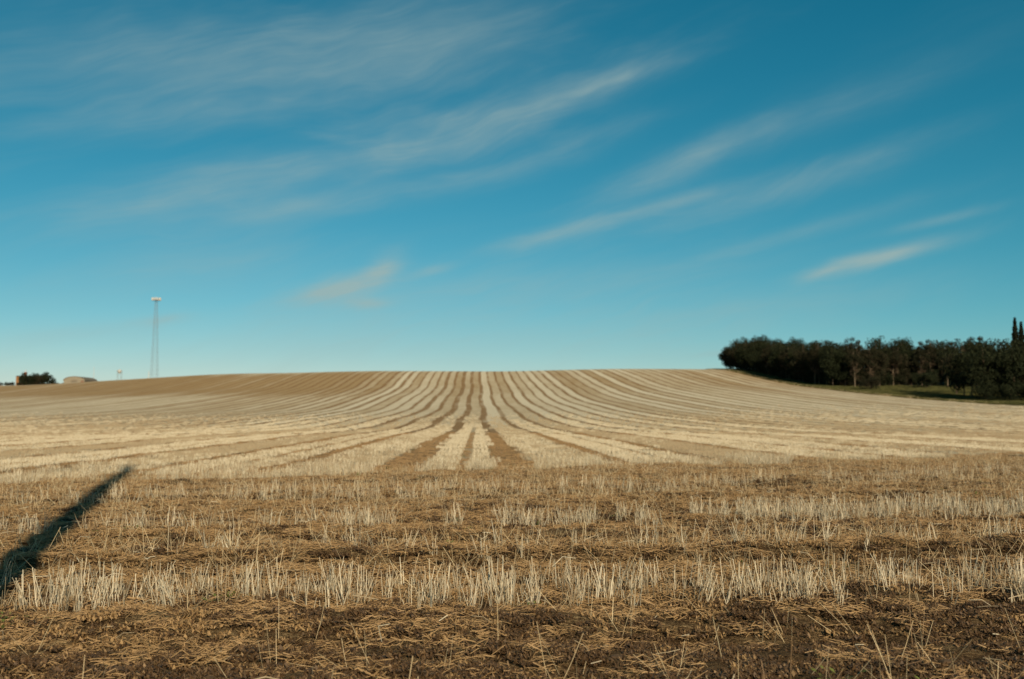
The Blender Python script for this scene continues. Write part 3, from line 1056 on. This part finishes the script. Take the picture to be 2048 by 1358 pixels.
def barn():
    x0 = -248.0
    e = empty("farm_shed", (x0, YB, bz - .3))
    w = MB(); w.box((0, 0, 0), (9.0, 8, 5.6)); w.obj("wall", M['wall'], e)
    r = MB(); r.box((-.3, -.3, 5.62), (9.3, 8.3, 6.0)); r.obj("roof", M['roofd'], e)
    c = MB(); c.box((-.35, -.12, 0), (1.1, -.02, 5.6)); c.obj("painted_lit_corner", M['orange'], e)  # sunlit corner edge, painted on as an orange strip
    d = MB(); d.box((2.4, -.12, 0), (4.6, -.03, 3.6)); d.obj("door", M['roofd'], e)
    ch = MB(); ch.box((4.3, -1.1, 0), (5.5, -.14, 7.6)); ch.box((4.15, -1.2, 7.61), (5.65, -.1, 7.9)); ch.obj("chimney", M['brick'], e)
    pt = MB(); pt.tube((4.9, -.6, 7.9), (4.9, -.6, 9.2), .2, .2); pt.obj("flue", M['white'], e)
    tag(e, "dark green shed with painted orange-lit corner and brick chimney on the left horizon", "shed")


def round_barn():
    x0, yb = -214.0, YB
    z0 = gz(x0, yb)
    e = empty("round_roofed_barn", (x0, yb, z0 - .3))
    V, F = [], []
    prof = []
    for k in range(13):
        a = math.pi * k / 12
        prof.append((-5.6 * math.cos(a), 2.6 + 2.3 * math.sin(a)))
    for y_ in (-9, 9):
        for (px, pz) in prof: V.append((px * 1.03, y_, pz + .12))
        for (px, pz) in prof: V.append((px * .98, y_, pz - .08))
    n = 13
    for k in range(n - 1):
        F.append((k, k + 1, 2 * n + k + 1, 2 * n + k))
        F.append((n + k + 1, n + k, 3 * n + k, 3 * n + k + 1))
        F.append((k + 1, k, n + k, n + k + 1))
        F.append((2 * n + k, 2 * n + k + 1, 3 * n + k + 1, 3 * n + k))
    link(bpy.data.objects.new("roof", mesh_from("roof", V, F, M['tanroof'], False)), e)
    V = [(p[0] * .97, -8.8, p[1] - .1) for p in prof] + [(5.4, -8.8, 0), (-5.4, -8.8, 0)]
    V += [(a, -8.6, c) for (a, b_, c) in V]
    m = len(prof) + 2
    F = [tuple(range(m)), tuple(reversed(range(m, 2 * m)))] + [(i, (i + 1) % m, m + (i + 1) % m, m + i) for i in range(m)]
    link(bpy.data.objects.new("end_wall", mesh_from("end_wall", V, F, M['tan'])), e)
    w = MB(); w.box((-5.45, -8.55, 0), (-5.25, 8.8, 2.6)); w.obj("side_wall", M['tan'], e)
    w = MB(); w.box((5.25, -8.55, 0), (5.45, 8.8, 2.6)); w.obj("side_wall", M['tan'], e)
    d = MB(); d.box((3.6, -8.95, 0), (5.0, -8.82, 2.6)); d.obj("door", M['brick'], e)
    d = MB(); d.box((-1.6, -8.95, 0), (1.6, -8.82, 3.1)); d.obj("door", M['tanroof'], e)
    tag(e, "pale tan barn with low rounded roof on the left horizon", "barn")


barn()
round_barn()
LH = "bushy trees round the farm on the left horizon"
for (x, y, k, s, sz) in ((-242.5, 541, 'bushy0', .60, 1.05), (-238.5, 543, 'bushy1', .64, 1.0), (-234.5, 541, 'bushy2', .62, 1.0), (-231.0, 543, 'bushy0', .60, 1.12), (-240.5, 552, 'bushy1', .66, 1.0), (-228.5, 544, 'bushy1', .44, 1.0), (-236, 550, 'bushy1', .68, 1.0)):
    plant(k, x, y, s, "dark rounded tree clustered beside the farm shed on the left horizon", LH, sz=sz)
for (x, y, k, s) in ((-269, 541, 'bushy1', .52), (-264.5, 540, 'bushy0', .40), (-272, 545, 'bushy0', .60)):
    plant(k, x, y, s, "low dark tree at the photo's left edge beyond the field", "trees at the left edge beyond the field")
for k in range(20):
    x = -262 + k * 2.75
    plant('shrub%d' % (k % 2), x + GR.uniform(-.5, .5), 540 + GR.uniform(-2, 2), .52 if k > 9 else .62, "low dark hedge shrub between the farm buildings on the left horizon", "hedge shrubs along the left horizon")


def lattice_tower():
    d = 620.0
    x0 = (313 - 955) / 1991 * d + 1.0
    z0 = gz(x0, d)
    H = 73.0 - z0
    e = empty("lattice_tower", (x0, d, z0))
    wb, wt = 2.2, .6
    cor = ((-1, -1), (1, -1), (1, 1), (-1, 1))
    for (sx, sy) in cor:
        m_ = MB(); m_.tube((sx * wb, sy * wb, -.5), (sx * wt, sy * wt, H), .055, .045, 6); m_.obj("leg", M['steel'], e)
    br = MB()
    n = 22
    lv = [H * (1 - (1 - k / n) ** 1.15) for k in range(n + 1)]
    wd_ = lambda z: wb + (wt - wb) * z / H
    for k in range(n):
        a, b = wd_(lv[k]), wd_(lv[k + 1])
        for i in range(4):
            p, q = cor[i], cor[(i + 1) % 4]
            br.tube((p[0] * a, p[1] * a, lv[k]), (q[0] * b, q[1] * b, lv[k + 1]), .028, .028, 4, False)
            br.tube((q[0] * a, q[1] * a, lv[k]), (p[0] * b, p[1] * b, lv[k + 1]), .028, .028, 4, False)
            br.tube((p[0] * b, p[1] * b, lv[k + 1]), (q[0] * b, q[1] * b, lv[k + 1]), .028, .028, 4, False)
    br.obj("bracing", M['steel'], e)
    pl = MB()
    pl.tube((0, 0, H + .02), (0, 0, H + .3), 2.2, 2.2, 16); pl.obj("platform", M['steel'], e)
    for k in range(12):
        a = 2 * math.pi * k / 12
        p = MB(); cx, cy = math.cos(a) * 2.45, math.sin(a) * 2.45
        p.tube((cx, cy, H - .35), (cx, cy, H + 1.3), .42, .42, 8)
        po = p.obj("antenna_panel", M['white'], e)
    ms = MB(); ms.tube((0, 0, H + .3), (0, 0, H + 2.3), .08, .05); ms.obj("mast", M['white'], e)
    tag(e, "tall thin steel lattice tower with white antenna ring behind the field's left crest", "tower")


lattice_tower()


def small_things():
    # low white container-like tank on a stand and slim posts that just clear the crest
    d = 560.0
    x0 = (243 - 955) / 1991 * d
    z0 = gz(x0, d)
    top = 1.5 + (831.4 - 741) / 1991 * d
    e = empty("grain_hopper", (x0 + 1.5, d, z0))
    b = MB(); b.tube((0, 0, top - 2.1), (0, 0, top - .9), .35, 1.25, 12); b.tube((0, 0, top - .9), (0, 0, top - .3), 1.25, 1.25, 12); b.tube((0, 0, top - .3), (0, 0, top + .25), 1.25, .2, 12)
    for o_ in (b,): o_.v = [Vector((q.x, q.y, q.z - z0)) for q in o_.v]
    b.obj("hopper", M['white'], e)
    for (sx, sy) in ((-1, -1), (1, -1), (1, 1), (-1, 1)):
        l_ = MB(); l_.tube((sx * 1.0, sy * 1.0, -.3), (sx * .95, sy * .95, top - z0 - .6), .1, .1, 6); l_.obj("leg", M['steel'], e)
    tag(e, "small pale hopper on legs just showing above the left crest", "hopper")
    for u, tp, wd_, nm, lb, ct in ((193, 736, .12, "utility_pole", "slim pale pole standing above the left crest right of the tan barn", "pole"), (300, 744, .22, "fence_post", "short white post beside the foot of the lattice tower", "post")):
        x1 = (u - 955) / 1991 * d + 1.5
        z1 = gz(x1, d)
        t1 = 1.5 + (831.4 - tp) / 1991 * d - z1
        e = empty(nm, (x1, d, z1))
        p = MB(); p.tube((0, 0, -.5), (0, 0, t1), wd_, wd_ * .8, 8); p.obj("post", M['white'], e)
        c = MB(); c.tube((-.35, 0, t1 - .5), (.35, 0, t1 - .5), .06, .06, 6); c.obj("crossbar", M['white'], e)
        tag(e, lb, ct)


small_things()


# ------------------------------------------------------------------ the pole behind the camera that throws the long shadow
def near_pole():
    tip = Vector((-10.35, 30.3)); dr = Vector((-math.sin(R(SUN_AZ)), -math.cos(R(SUN_AZ))))
    H = 18.0
    L = H / math.tan(R(SUN_EL))
    bx, by = tip.x - dr.x * L, tip.y - dr.y * L
    e = empty("utility_pole", (bx, by, gz(bx, by)))
    p = MB(); p.path([(0, 0, -.5), (0, 0, H * .35), (0, 0, H * .7), (0, 0, H)], [.25, .23, .20, .14], 14)
    p.obj("post", M['creosote'], e, True)
    c = MB(); c.tube((0, 0, H + .005), (0, 0, H + .04), .145, .13, 14); c.obj("cap", M['steel'], e)
    tag(e, "weathered wooden pole behind the viewer whose shadow crosses the left foreground", "pole")


near_pole()
